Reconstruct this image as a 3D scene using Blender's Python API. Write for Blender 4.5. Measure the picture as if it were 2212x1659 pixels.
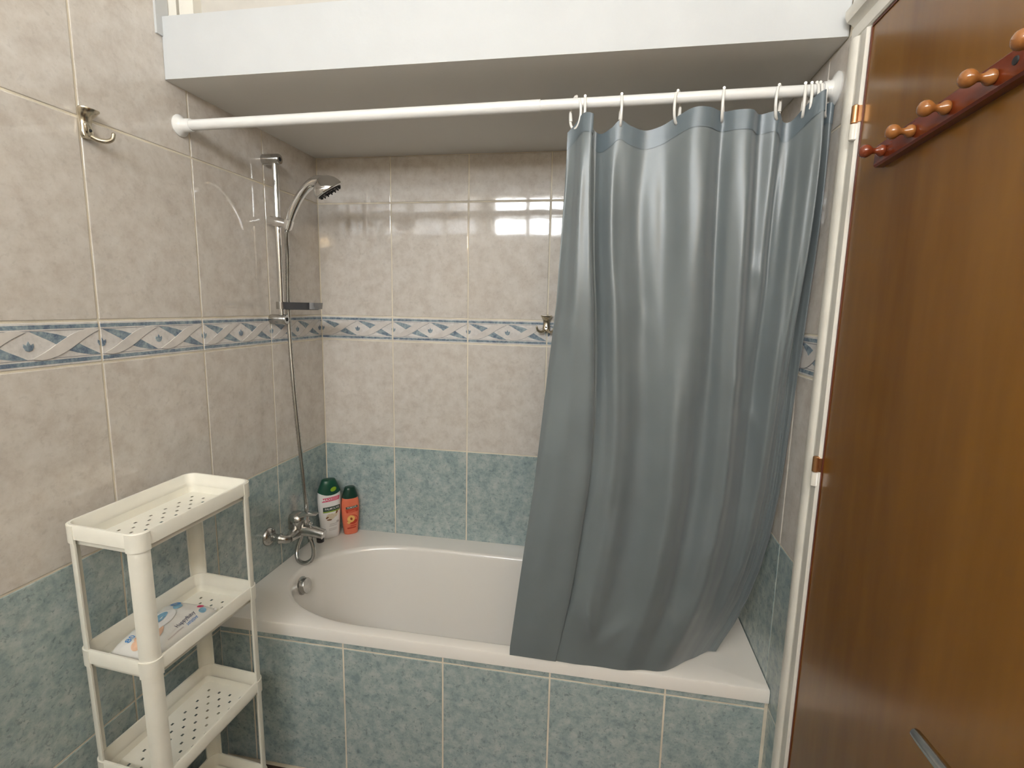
import bpy, bmesh, math, random
from mathutils import Vector, Matrix
random.seed(7)
PI = math.pi
scene = bpy.context.scene
COL = scene.collection
for o in list(bpy.data.objects):
    bpy.data.objects.remove(o)

# ------------------------------------------------------------------ camera, world, light, exposure
CAM = (1.0993, -1.8854, 1.4092)
YAW, PITCH, ROLL, FPX = 0.1726, -0.1492, 0.0206, 1109.3
cam = bpy.data.cameras.new('camera')
cam.sensor_width = 36.0
cam.lens = FPX * 36.0 / 2212.0
cam.clip_start = 0.02
cam_o = bpy.data.objects.new('camera', cam)
COL.objects.link(cam_o)
fw = Vector((-math.sin(YAW) * math.cos(PITCH), math.cos(YAW) * math.cos(PITCH), math.sin(PITCH)))
rt = Vector((math.cos(YAW), math.sin(YAW), 0))
up = rt.cross(fw)
r2 = rt * math.cos(ROLL) + up * math.sin(ROLL)
u2 = up * math.cos(ROLL) - rt * math.sin(ROLL)
m = Matrix((r2, u2, -fw)).transposed().to_4x4()
m.translation = Vector(CAM)
cam_o.matrix_world = m
scene.camera = cam_o

world = bpy.data.worlds.new('sky')
scene.world = world
world.use_nodes = True
bg = world.node_tree.nodes['Background']
bg.inputs[0].default_value = (0.93, 0.97, 1.0, 1)
bg.inputs[1].default_value = 38.0
vs = scene.view_settings
vs.view_transform = 'Standard'
vs.look = 'None'
vs.gamma = 1
vs.use_curve_mapping = False
vs.exposure = 0.18
WIN = (0.06, 1.48, 2.03, 2.40)      # clerestory window opening: x0, x1, z0, z1
RY = -2.8                           # wall behind the camera
ld = bpy.data.lights.new('window_daylight', 'AREA')
ld.shape = 'RECTANGLE'
ld.size = WIN[1] - WIN[0]
ld.size_y = WIN[3] - WIN[2]
ld.cycles.is_portal = True
lo = bpy.data.objects.new('window_daylight', ld)
COL.objects.link(lo)
lo.location = ((WIN[0] + WIN[1]) / 2, RY - 0.12, (WIN[2] + WIN[3]) / 2)
lo.rotation_euler = (PI / 2, 0, 0)   # -Z axis points to +Y, into the room

# ------------------------------------------------------------------ dimensions (metres)
W, D = 1.55, 0.64                    # alcove width, tub depth
ZT = 0.4805                          # tub rim
ZB = (1.268, 1.361)                  # border band
ZBL = 0.8456                         # top of the blue tiles
ZR2 = 0.4252
ZH = 1.7837
ZS = 1.9488                          # soffit underside
YS = -0.6875                         # soffit front
ZST = 2.0917
ZC = 2.62                            # ceiling
YE = -0.705                          # end of the tiled right wall
YD0, YD1, ZD = -0.775, -1.475, 1.922  # door

# ------------------------------------------------------------------ node helpers
def new_mat(name):
    mt = bpy.data.materials.new(name)
    mt.use_nodes = True
    nt = mt.node_tree
    b = nt.nodes['Principled BSDF']
    return mt, nt, b

def mat(name, col, rough=0.5, metal=0.0, spec=0.5, bump=0.0, bscale=200.0, trans=0.0, coat=0.0, emit=None, estr=0.0, var=0.0, vscale=20.0):
    mt, nt, b = new_mat(name)
    b.inputs['Base Color'].default_value = (*col, 1)
    b.inputs['Roughness'].default_value = rough
    b.inputs['Metallic'].default_value = metal
    b.inputs['Specular IOR Level'].default_value = spec
    b.inputs['Transmission Weight'].default_value = trans
    b.inputs['Coat Weight'].default_value = coat
    if emit:
        b.inputs['Emission Color'].default_value = (*emit, 1)
        b.inputs['Emission Strength'].default_value = estr
    tc = nt.nodes.new('ShaderNodeTexCoord')
    if var > 0:
        n = nt.nodes.new('ShaderNodeTexNoise')
        n.inputs['Scale'].default_value = vscale
        n.inputs['Detail'].default_value = 4
        nt.links.new(tc.outputs['Object'], n.inputs['Vector'])
        r = nt.nodes.new('ShaderNodeValToRGB')
        r.color_ramp.elements[0].position = 0.3
        r.color_ramp.elements[1].position = 0.7
        r.color_ramp.elements[0].color = (*[c * (1 - var) for c in col], 1)
        r.color_ramp.elements[1].color = (*[min(1, c * (1 + var)) for c in col], 1)
        nt.links.new(n.outputs['Fac'], r.inputs['Fac'])
        nt.links.new(r.outputs['Color'], b.inputs['Base Color'])
    if bump > 0:
        n = nt.nodes.new('ShaderNodeTexNoise')
        n.inputs['Scale'].default_value = bscale
        n.inputs['Detail'].default_value = 3
        nt.links.new(tc.outputs['Object'], n.inputs['Vector'])
        bp = nt.nodes.new('ShaderNodeBump')
        bp.inputs['Strength'].default_value = bump
        bp.inputs['Distance'].default_value = 0.002
        nt.links.new(n.outputs['Fac'], bp.inputs['Height'])
        nt.links.new(bp.outputs['Normal'], b.inputs['Normal'])
    return mt

def tile_mat(name, base, dark, light, sc, rough, wave=0.05, speck=0.5, lo_=0.38, hi=0.62):
    mt, nt, b = new_mat(name)
    N, Lk = nt.nodes, nt.links
    tc = N.new('ShaderNodeTexCoord')
    oi = N.new('ShaderNodeObjectInfo')
    mul = N.new('ShaderNodeVectorMath'); mul.operation = 'SCALE'
    mul.inputs[0].default_value = (17.3, 9.1, 23.7)
    Lk.new(oi.outputs['Random'], mul.inputs['Scale'])
    add = N.new('ShaderNodeVectorMath'); add.operation = 'ADD'
    Lk.new(tc.outputs['Object'], add.inputs[0]); Lk.new(mul.outputs[0], add.inputs[1])
    def noise(s, d, rgh=0.6, dist=0.0):
        n = N.new('ShaderNodeTexNoise')
        n.inputs['Scale'].default_value = s
        n.inputs['Detail'].default_value = d
        n.inputs['Roughness'].default_value = rgh
        n.inputs['Distortion'].default_value = dist
        Lk.new(add.outputs[0], n.inputs['Vector'])
        return n
    def ramp(src, stops):
        r = N.new('ShaderNodeValToRGB')
        els = r.color_ramp.elements
        els[0].position, els[0].color = stops[0][0], (*stops[0][1], 1)
        els[1].position, els[1].color = stops[-1][0], (*stops[-1][1], 1)
        for p_, c_ in stops[1:-1]:
            e = els.new(p_); e.color = (*c_, 1)
        Lk.new(src, r.inputs['Fac'])
        return r
    n1 = noise(sc, 8, 0.70, 0.15)
    r1 = ramp(n1.outputs['Fac'], [(lo_, dark), (0.5, base), (hi, light)])
    n2 = noise(sc * 3.1, 4, 0.55, 0.3)           # small flecks
    r2_ = ramp(n2.outputs['Fac'], [(0.57, (0, 0, 0)), (0.66, (1, 1, 1))])
    n3 = noise(sc * 0.7, 2)
    mm = N.new('ShaderNodeMath'); mm.operation = 'MULTIPLY'
    Lk.new(r2_.outputs['Color'], mm.inputs[0]); Lk.new(n3.outputs['Fac'], mm.inputs[1])
    m2 = N.new('ShaderNodeMath'); m2.operation = 'MULTIPLY'
    m2.inputs[1].default_value = speck
    Lk.new(mm.outputs[0], m2.inputs[0])
    mix = N.new('ShaderNodeMix'); mix.data_type = 'RGBA'
    Lk.new(m2.outputs[0], mix.inputs['Factor'])
    Lk.new(r1.outputs['Color'], mix.inputs['A'])
    mix.inputs['B'].default_value = (*[c * 0.62 for c in dark], 1)
    Lk.new(mix.outputs['Result'], b.inputs['Base Color'])
    b.inputs['Roughness'].default_value = rough
    b.inputs['Specular IOR Level'].default_value = 0.6
    n4 = noise(16, 2)
    n5 = noise(150, 1)
    ma = N.new('ShaderNodeMath'); ma.operation = 'MULTIPLY_ADD'
    ma.inputs[1].default_value = 0.10
    Lk.new(n5.outputs['Fac'], ma.inputs[0]); Lk.new(n4.outputs['Fac'], ma.inputs[2])
    bp = N.new('ShaderNodeBump')
    bp.inputs['Strength'].default_value = wave
    bp.inputs['Distance'].default_value = 0.004
    Lk.new(ma.outputs[0], bp.inputs['Height'])
    Lk.new(bp.outputs['Normal'], b.inputs['Normal'])
    return mt

def wood_mat(name, c0, c1, rough, sx=1.0, coat=0.0, scale=9.0):
    mt, nt, b = new_mat(name)
    N, Lk = nt.nodes, nt.links
    tc = N.new('ShaderNodeTexCoord')
    mp = N.new('ShaderNodeMapping')
    mp.inputs['Scale'].default_value = (1.0, 1.0, 0.16) if sx else (1, 0.16, 1)
    Lk.new(tc.outputs['Object'], mp.inputs['Vector'])
    n = N.new('ShaderNodeTexNoise')
    n.inputs['Scale'].default_value = scale
    n.inputs['Detail'].default_value = 8
    n.inputs['Distortion'].default_value = 0.8
    Lk.new(mp.outputs[0], n.inputs['Vector'])
    n2 = N.new('ShaderNodeTexNoise')
    n2.inputs['Scale'].default_value = scale * 14
    n2.inputs['Detail'].default_value = 4
    Lk.new(mp.outputs[0], n2.inputs['Vector'])
    ma = N.new('ShaderNodeMath'); ma.operation = 'MULTIPLY_ADD'
    ma.inputs[1].default_value = 0.25
    Lk.new(n2.outputs['Fac'], ma.inputs[0]); Lk.new(n.outputs['Fac'], ma.inputs[2])
    r = N.new('ShaderNodeValToRGB')
    r.color_ramp.elements[0].position, r.color_ramp.elements[0].color = 0.45, (*c0, 1)
    r.color_ramp.elements[1].position, r.color_ramp.elements[1].color = 0.80, (*c1, 1)
    Lk.new(ma.outputs[0], r.inputs['Fac'])
    Lk.new(r.outputs['Color'], b.inputs['Base Color'])
    b.inputs['Roughness'].default_value = rough
    b.inputs['Coat Weight'].default_value = coat
    b.inputs['Coat Roughness'].default_value = 0.15
    return mt

def cloth_mat(name, col, trl):
    mt, nt, b = new_mat(name)
    N, Lk = nt.nodes, nt.links
    tc = N.new('ShaderNodeTexCoord')
    n = N.new('ShaderNodeTexNoise')
    n.inputs['Scale'].default_value = 6
    n.inputs['Detail'].default_value = 4
    Lk.new(tc.outputs['Object'], n.inputs['Vector'])
    r = N.new('ShaderNodeValToRGB')
    r.color_ramp.elements[0].position, r.color_ramp.elements[0].color = 0.3, (*[c * 0.92 for c in col], 1)
    r.color_ramp.elements[1].position, r.color_ramp.elements[1].color = 0.7, (*[c * 1.08 for c in col], 1)
    Lk.new(n.outputs['Fac'], r.inputs['Fac'])
    Lk.new(r.outputs['Color'], b.inputs['Base Color'])
    b.inputs['Roughness'].default_value = 0.36
    b.inputs['Specular IOR Level'].default_value = 0.75
    b.inputs['Sheen Weight'].default_value = 0.25
    wv = N.new('ShaderNodeTexWave')
    wv.inputs['Scale'].default_value = 420
    wv.bands_direction = 'Z'
    Lk.new(tc.outputs['Object'], wv.inputs['Vector'])
    bp = N.new('ShaderNodeBump')
    bp.inputs['Strength'].default_value = 0.06
    bp.inputs['Distance'].default_value = 0.0005
    Lk.new(wv.outputs['Fac'], bp.inputs['Height'])
    Lk.new(bp.outputs['Normal'], b.inputs['Normal'])
    t = N.new('ShaderNodeBsdfTranslucent')
    t.inputs['Color'].default_value = (*[c * 1.3 for c in col], 1)
    mx = N.new('ShaderNodeMixShader')
    mx.inputs[0].default_value = trl
    Lk.new(b.outputs[0], mx.inputs[1]); Lk.new(t.outputs[0], mx.inputs[2])
    Lk.new(mx.outputs[0], N['Material Output'].inputs['Surface'])
    return mt

def glass_mat(name):
    mt, nt, b = new_mat(name)
    N, Lk = nt.nodes, nt.links
    t = N.new('ShaderNodeBsdfTransparent')
    g = N.new('ShaderNodeBsdfGlossy'); g.inputs['Roughness'].default_value = 0.02
    mx = N.new('ShaderNodeMixShader'); mx.inputs[0].default_value = 0.06
    Lk.new(t.outputs[0], mx.inputs[1]); Lk.new(g.outputs[0], mx.inputs[2])
    Lk.new(mx.outputs[0], N['Material Output'].inputs['Surface'])
    return mt

M = {}
M['beige'] = tile_mat('beige_tile', (0.645, 0.595, 0.535), (0.565, 0.505, 0.445), (0.705, 0.66, 0.605), 24, 0.045, 0.035, 0.32, 0.32, 0.68)
M['blue'] = tile_mat('blue_tile', (0.37, 0.445, 0.435), (0.255, 0.335, 0.34), (0.49, 0.54, 0.515), 34, 0.06, 0.035, 0.95, 0.35, 0.65)
M['bandbase'] = tile_mat('border_pale', (0.72, 0.69, 0.66), (0.64, 0.61, 0.58), (0.78, 0.75, 0.72), 30, 0.08, 0.03, 0.3)
M['bandblue'] = tile_mat('border_blue', (0.24, 0.31, 0.36), (0.14, 0.18, 0.25), (0.37, 0.44, 0.47), 60, 0.14, 0.03, 0.6)
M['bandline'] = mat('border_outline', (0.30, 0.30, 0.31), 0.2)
M['ribbon'] = mat('border_ribbon', (0.68, 0.64, 0.60), 0.13, var=0.06, vscale=40)
M['grout'] = mat('grout', (0.76, 0.69, 0.56), 0.85, bump=0.3, bscale=300, var=0.12, vscale=12)
M['plaster'] = mat('white_plaster', (0.56, 0.57, 0.57), 0.75, bump=0.25, bscale=60, var=0.03, vscale=8)  # greyed in colour to offset strong window light on the soffit front
M['soffit'] = mat('soffit_underside_lifted', (0.78, 0.755, 0.71), 0.7, bump=0.2, bscale=50)  # underside colour raised to make up for weak bounce light
M['cream'] = mat('cream_gloss_paint', (0.77, 0.735, 0.655), 0.35, bump=0.25, bscale=90, var=0.06, vscale=15)
M['loft'] = mat('loft_panel_paint', (0.55, 0.52, 0.47), 0.6, var=0.05)
M['tub'] = mat('tub_enamel', (0.88, 0.84, 0.78), 0.16, bump=0.02, bscale=8, coat=0.3)
M['chrome'] = mat('chrome', (0.78, 0.78, 0.78), 0.09, 1.0, bump=0.01, bscale=30)
M['pale_chrome'] = mat('pale_chrome', (0.88, 0.88, 0.88), 0.2, 1.0, var=0.05)
M['satin'] = mat('worn_chrome', (0.55, 0.54, 0.52), 0.22, 1.0, var=0.12, vscale=60)
M['nickel'] = mat('antique_nickel', (0.60, 0.54, 0.43), 0.24, 1.0, var=0.15, vscale=80)
M['black'] = mat('black_plastic', (0.015, 0.012, 0.012), 0.35, var=0.1)
M['darkhole'] = mat('dark_recess', (0.02, 0.02, 0.02), 0.8, var=0.1)
M['smoke'] = mat('smoked_plastic', (0.07, 0.07, 0.075), 0.15, trans=0.35, var=0.05)
M['clear'] = mat('clear_plastic', (0.75, 0.75, 0.77), 0.1, trans=0.7, var=0.02)
M['whitep'] = mat('white_plastic', (0.80, 0.78, 0.73), 0.33, var=0.02)
M['shelf'] = mat('ivory_plastic', (0.84, 0.81, 0.71), 0.42, bump=0.05, bscale=400, var=0.03)
M['rod'] = mat('white_rod_enamel', (0.80, 0.79, 0.76), 0.28, var=0.02)
M['curtain'] = cloth_mat('grey_blue_polyester', (0.158, 0.183, 0.190), 0.10)
M['hem'] = cloth_mat('grey_blue_hem', (0.108, 0.138, 0.156), 0.03)
M['door'] = wood_mat('varnished_door', (0.165, 0.064, 0.005), (0.265, 0.117, 0.013), 0.25, 1, 0.2, 2.2)
M['dooredge'] = wood_mat('door_edge', (0.10, 0.022, 0.012), (0.17, 0.045, 0.02), 0.4)
M['rail'] = wood_mat('red_varnished_rail', (0.13, 0.020, 0.007), (0.23, 0.040, 0.010), 0.16, 0, 0.4)
M['peg'] = wood_mat('varnished_peg', (0.25, 0.085, 0.020), (0.38, 0.15, 0.040), 0.15, 1, 0.5, 12)
M['pegred'] = wood_mat('red_varnished_peg', (0.15, 0.025, 0.009), (0.24, 0.05, 0.014), 0.15, 1, 0.5, 12)
M['brass'] = mat('copper_hinge', (0.50, 0.26, 0.12), 0.3, 0.9, var=0.1)
M['floor'] = tile_mat('brown_floor_tile', (0.085, 0.05, 0.038), (0.055, 0.032, 0.025), (0.12, 0.075, 0.055), 12, 0.25)
M['bodywhite'] = mat('bottle_white', (0.82, 0.79, 0.76), 0.3, var=0.02)
M['capgreen'] = mat('cap_dark_green', (0.012, 0.075, 0.045), 0.28, var=0.1)
M['capgreen2'] = mat('cap_black_green', (0.010, 0.045, 0.028), 0.3, var=0.1)
M['lime'] = mat('lime_oval', (0.24, 0.38, 0.02), 0.4, var=0.05)
M['limestripe'] = mat('olive_stripe', (0.30, 0.42, 0.06), 0.4, var=0.05)
M['pink'] = mat('pink_banner', (0.72, 0.09, 0.17), 0.4, var=0.05)
M['pinkpale'] = mat('pale_pink_print', (0.80, 0.35, 0.42), 0.4, var=0.05)
M['label_dk'] = mat('label_dark_green', (0.012, 0.05, 0.03), 0.4, var=0.05)
M['white'] = mat('print_white', (0.85, 0.83, 0.80), 0.4, var=0.02)
M['orange'] = mat('bottle_orange', (0.78, 0.19, 0.10), 0.3, var=0.04)
M['redlabel'] = mat('print_red', (0.55, 0.05, 0.02), 0.4, var=0.05)
M['peach'] = mat('print_peach', (0.85, 0.52, 0.16), 0.4, var=0.12, vscale=200)
M['stone'] = mat('print_peach_stone', (0.38, 0.08, 0.02), 0.4, var=0.1)
M['almond'] = mat('print_almond', (0.70, 0.60, 0.45), 0.4, var=0.15, vscale=300)
M['brown'] = mat('print_brown', (0.22, 0.09, 0.03), 0.4, var=0.1)
M['greytext'] = mat('print_grey', (0.55, 0.50, 0.48), 0.4, var=0.05)
M['film'] = mat('packet_film', (0.77, 0.755, 0.71), 0.22, bump=0.35, bscale=45, var=0.04)
M['pblue'] = mat('print_blue', (0.06, 0.26, 0.60), 0.3, var=0.15)
M['ppale'] = mat('print_pale_blue', (0.22, 0.42, 0.56), 0.3, var=0.25, vscale=70)
M['pskin'] = mat('print_skin_tone', (0.78, 0.50, 0.34), 0.3, var=0.12, vscale=50)
M['pnavy'] = mat('print_navy', (0.05, 0.06, 0.12), 0.4, var=0.05)
M['pred'] = mat('print_crimson', (0.60, 0.03, 0.12), 0.4, var=0.05)
M['glass'] = glass_mat('window_glass')
M['bulb'] = mat('warm_lit_globe', (0.9, 0.8, 0.6), 0.4, emit=(1.0, 0.70, 0.37), estr=70.0)
M['farwall'] = mat('far_wall_paint', (0.84, 0.82, 0.77), 0.6, bump=0.2, bscale=60, var=0.03)

# ------------------------------------------------------------------ mesh helpers
class MB:
    def __init__(s):
        s.v, s.f, s.mi = [], [], []
        s.cur = 0
    def add(s, vs, fs):
        b = len(s.v)
        s.v += [tuple(p) for p in vs]
        s.f += [tuple(i + b for i in f) for f in fs]
        s.mi += [s.cur] * len(fs)
        return s
    def box(s, x0, x1, y0, y1, z0, z1):
        vs = [(x, y, z) for x in (x0, x1) for y in (y0, y1) for z in (z0, z1)]
        return s.add(vs, [(0, 1, 3, 2), (4, 6, 7, 5), (0, 4, 5, 1), (2, 3, 7, 6), (0, 2, 6, 4), (1, 5, 7, 3)])
    def rings(s, rings, cap0=True, cap1=True, closed=True):
        n = len(rings[0])
        vs = [p for r in rings for p in r]
        fs = []
        for i in range(len(rings) - 1):
            for j in range(n if closed else n - 1):
                k = (j + 1) % n
                fs.append((i * n + j, i * n + k, (i + 1) * n + k, (i + 1) * n + j))
        if cap0: fs.append(tuple(reversed(range(n))))
        if cap1: fs.append(tuple(range((len(rings) - 1) * n, len(rings) * n)))
        return s.add(vs, fs)
    def lathe(s, prof, c=(0, 0, 0), axis=(0, 0, 1), n=24):
        a = Vector(axis).normalized()
        e1 = a.orthogonal().normalized()
        e2 = a.cross(e1)
        c = Vector(c)
        R_ = []
        for r, h in prof:
            R_.append([c + a * h + (e1 * math.cos(t) + e2 * math.sin(t)) * max(r, 1e-5) for t in [2 * PI * k / n for k in range(n)]])
        return s.rings(R_)
    def tube(s, pts, rad, n=10, cap=True):
        P = [Vector(p) for p in pts]
        if not hasattr(rad, '__len__'): rad = [rad] * len(P)
        R_ = []
        t0 = (P[1] - P[0]).normalized()
        e1 = t0.orthogonal().normalized()
        for i, p in enumerate(P):
            t = (P[min(i + 1, len(P) - 1)] - P[max(i - 1, 0)]).normalized()
            e1 = (e1 - t * e1.dot(t)).normalized()
            e2 = t.cross(e1)
            R_.append([p + (e1 * math.cos(a) + e2 * math.sin(a)) * rad[i] for a in [2 * PI * k / n for k in range(n)]])
        return s.rings(R_, cap, cap)
    def mesh(s, name, mats, smooth=False, fixn=True):
        me = bpy.data.meshes.new(name)
        me.from_pydata(s.v, [], s.f)
        for mt in (mats if isinstance(mats, (list, tuple)) else [mats]):
            me.materials.append(mt)
        me.polygons.foreach_set('material_index', s.mi)
        if fixn:
            bm = bmesh.new(); bm.from_mesh(me)
            bmesh.ops.recalc_face_normals(bm, faces=bm.faces)
            bm.to_mesh(me); bm.free()
        if smooth:
            me.polygons.foreach_set('use_smooth', [True] * len(me.polygons))
            try:
                me.set_sharp_from_angle(angle=math.radians(smooth if smooth is not True else 50))
            except Exception:
                pass
        me.update()
        return me
    def build(s, name, mats, parent=None, smooth=False, loc=None, fixn=True):
        return link(name, s.mesh(name, mats, smooth, fixn), parent, loc)

def link(name, me, parent=None, loc=None, rz=0):
    o = bpy.data.objects.new(name, me)
    COL.objects.link(o)
    if parent: o.parent = parent
    if loc is not None: o.location = loc
    if rz: o.rotation_euler = (0, 0, rz)
    return o

def tag(o, label, cat, group=None, kind=None):
    o['label'] = label
    o['category'] = cat
    if group: o['group'] = group
    if kind: o['kind'] = kind
    return o

def thing(name, label, cat, loc=(0, 0, 0), rz=0, group=None, kind=None):
    o = bpy.data.objects.new(name, None)
    o.empty_display_size = 0.05
    COL.objects.link(o)
    o.location = loc
    o.rotation_euler = (0, 0, rz)
    return tag(o, label, cat, group, kind)

def catmull(P, n):
    """n samples per span through points P (tuples of any length)"""
    out = []
    K = len(P)
    for i in range(K - 1):
        p0, p1, p2, p3 = P[max(i - 1, 0)], P[i], P[i + 1], P[min(i + 2, K - 1)]
        for j in range(n):
            t = j / n
            out.append(tuple(0.5 * (2 * b + (c - a) * t + (2 * a - 5 * b + 4 * c - d) * t * t + (3 * b - a - 3 * c + d) * t ** 3) for a, b, c, d in zip(p0, p1, p2, p3)))
    out.append(tuple(P[-1]))
    return out

def interp(tab, x):
    if x <= tab[0][0]: return tab[0][1]
    for (a, b), (c, d) in zip(tab, tab[1:]):
        if x <= c:
            return b + (d - b) * (x - a) / (c - a)
    return tab[-1][1]

def sstep(a, b, x):
    t = min(1, max(0, (x - a) / (b - a)))
    return t * t * (3 - 2 * t)

def rrect(x0, x1, y0, y1, r, z, n=6):
    pts = []
    for cx, cy, a0 in ((x1 - r, y1 - r, 0), (x0 + r, y1 - r, 90), (x0 + r, y0 + r, 180), (x1 - r, y0 + r, 270)):
        for k in range(n + 1):
            a = math.radians(a0 + 90 * k / n)
            pts.append((cx + r * math.cos(a), cy + r * math.sin(a), z))
    return pts

def text_mesh(txt, size, shear=0.0):
    cu = bpy.data.curves.new('t', 'FONT')
    cu.body = txt
    cu.size = size
    cu.align_x = 'CENTER'
    cu.align_y = 'CENTER'
    cu.offset = size * 0.003
    cu.resolution_u = 2
    o = bpy.data.objects.new('t', cu)
    COL.objects.link(o)
    dg = bpy.context.evaluated_depsgraph_get()
    me = bpy.data.meshes.new_from_object(o.evaluated_get(dg))
    vs = [tuple(v.co) for v in me.vertices]
    fs = [tuple(p.vertices) for p in me.polygons]
    bpy.data.objects.remove(o)
    bpy.data.curves.remove(cu)
    bpy.data.meshes.remove(me)
    return vs, fs

# ------------------------------------------------------------------ tiles
GAP = 0.0050
TH = 0.008
tile_cache = {}
def tile_mesh(w, h, mt):
    key = (round(w, 4), round(h, 4), mt)
    if key in tile_cache: return tile_cache[key]
    w2, h2 = w - GAP, h - GAP
    b = 0.0012
    def ring(i, y): return [(i, y, i), (w2 - i, y, i), (w2 - i, y, h2 - i), (i, y, h2 - i)]
    mb = MB().rings([ring(0, TH), ring(0, b), ring(b * 0.4, b * 0.3), ring(b * 1.4, 0)])
    tile_cache[key] = mb.mesh('tile', M[mt])
    return tile_cache[key]

def border_poly(mb, pts, y0, y1, midx):
    """extruded polygon in the tile plane; y0 back, y1 front"""
    mb.cur = midx
    n = len(pts)
    vs = [(x, y0, z) for x, z in pts] + [(x, y1, z) for x, z in pts]
    fs = [tuple(range(n, 2 * n))]
    for i in range(n):
        j = (i + 1) % n
        fs.append((i, j, n + j, n + i))
    mb.add(vs, fs)

BH = ZB[1] - ZB[0]
band_cache = {}
def band_mesh(w, off=0.0, full=0.30):
    """border tile: pale slab, two blue stripes, raised twisted ribbon, blue leaves and a small palmette"""
    key = (round(w, 4), round(off, 4))
    if key in band_cache: return band_cache[key]
    w2, h2 = w - GAP, BH - GAP
    mb = MB()
    b = 0.001
    def ring(i, y): return [(i, y, i), (w2 - i, y, i), (w2 - i, y, h2 - i), (i, y, h2 - i)]
    mb.rings([ring(0, TH), ring(0, b), ring(b, 0)])
    per = full / 2
    zc = h2 / 2
    A = 0.0265
    for z0 in (0.0045, h2 - 0.0125):
        border_poly(mb, [(0.0005, z0), (w2 - 0.0005, z0), (w2 - 0.0005, z0 + 0.008), (0.0005, z0 + 0.008)], 0.001, -0.0004, 1)
    for z0 in (0.0155, h2 - 0.0165):
        border_poly(mb, [(0.0005, z0), (w2 - 0.0005, z0), (w2 - 0.0005, z0 + 0.0012), (0.0005, z0 + 0.0012)], 0.001, -0.0004, 2)
    k0 = int(math.floor(off / per)) - 1
    def clip(pts, off_):
        def cut(p, lim, sgn):
            out = []
            for i in range(len(p)):
                a, c = p[i], p[(i + 1) % len(p)]
                ia, ic = sgn * (a[0] - lim) >= 0, sgn * (c[0] - lim) >= 0
                if ia: out.append(a)
                if ia != ic:
                    t = (lim - a[0]) / (c[0] - a[0])
                    out.append((lim, a[1] + t * (c[1] - a[1])))
            return out
        p = cut(pts, 0.0004, 1)
        if len(p) > 2: p = cut(p, w2 - 0.0004, -1)
        return p if len(p) > 2 else None
    def emit(pts, y1, mi):
        p = clip(pts, off)
        if p: border_poly(mb, p, 0.001, y1, mi)
    for k in range(k0, k0 + int(w / per) + 4):
        ex = k * per - off
        S = 10
        # ribbon that rises from below this eye to above the next one
        lo_, hi_ = [], []
        for i in range(S + 1):
            t = i / S
            x = ex + 0.005 + t * (per - 0.010)
            zm = zc + A * (-math.cos(PI * t))
            hw = 0.0090 * math.sin(PI * t) ** 0.7 + 0.0006
            dx = 0.020 * math.sin(PI * t)
            lo_.append((x + dx * 0.35, zm - hw)); hi_.append((x - dx * 0.35, zm + hw))
        emit(lo_ + hi_[::-1], -0.0016, 3)
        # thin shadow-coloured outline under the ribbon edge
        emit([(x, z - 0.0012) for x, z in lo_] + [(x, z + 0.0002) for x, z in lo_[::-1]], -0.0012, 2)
        # upper leaf: from the top of this eye down to the ribbon
        emit([(ex + 0.004, zc + A + 0.001), (ex + 0.030, zc + 0.0262), (ex + 0.055, zc + 0.0205), (ex + 0.084, zc + 0.011), (ex + 0.068, zc + 0.003), (ex + 0.056, zc - 0.003), (ex + 0.043, zc + 0.006), (ex + 0.030, zc + 0.0132), (ex + 0.015, zc + 0.0212)], -0.0005, 1)
        # lower leaf: from the ribbon down to the bottom of the next eye
        q = ex + per
        emit([(q - 0.004, zc - A - 0.001), (q - 0.030, zc - 0.0262), (q - 0.055, zc - 0.0205), (q - 0.084, zc - 0.011), (q - 0.068, zc - 0.003), (q - 0.056, zc + 0.003), (q - 0.043, zc - 0.006), (q - 0.030, zc - 0.0132), (q - 0.015, zc - 0.0212)], -0.0005, 1)
        # palmette in the eye
        emit([(ex, zc - 0.011), (ex + 0.006, zc - 0.009), (ex + 0.0095, zc - 0.002), (ex + 0.009, zc + 0.004), (ex + 0.004, zc + 0.001), (ex, zc + 0.009), (ex - 0.004, zc + 0.001), (ex - 0.009, zc + 0.004), (ex - 0.0095, zc - 0.002), (ex - 0.006, zc - 0.009)], -0.0010, 1)
    band_cache[key] = mb.mesh('border_tile', [M['bandbase'], M['bandblue'], M['bandline'], M['ribbon']], 35)
    return band_cache[key]

def lay(parent, us, zs, place, kinds, offs=None):
    """us: joint positions along the wall, zs: joint heights; place(u0,u1,z0)->(loc, rz)"""
    for i in range(len(us) - 1):
        for j in range(len(zs) - 1):
            w = abs(us[i + 1] - us[i]); h = zs[j + 1] - zs[j]
            if w < 0.012: continue
            loc, rz = place(us[i], us[i + 1], zs[j])
            k = kinds[j]
            if k == 'band':
                o = link('border_tile', band_mesh(w, offs(us[i], us[i + 1]) if offs else 0.0), parent, loc, rz)
            else:
                o = link('tile', tile_mesh(w, h, k), parent, loc, rz)

ROWS = [0, ZR2, ZBL, ZB[0], ZB[1], ZH, 2.2064, ZC]
KIN = ['blue', 'blue', 'beige', 'band', 'beige', 'beige', 'beige']
g = GAP / 2

# ------------------------------------------------------------------ shell
wb = MB().box(-0.12, W + 0.12, 0.0018, 0.12, 0, ZC).build('wall_back', M['grout'])
tag(wb, 'tiled wall behind the bathtub with blue lower tiles and patterned border', 'wall', kind='structure')
xs = [0, 0.297, 0.597, 0.897, 1.197, 1.497, W]
lay(wb, xs, ROWS[1:6] + [ZS], lambda a, b, z: ((min(a, b) + g, 0, z + g), 0), KIN[1:6])

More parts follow.
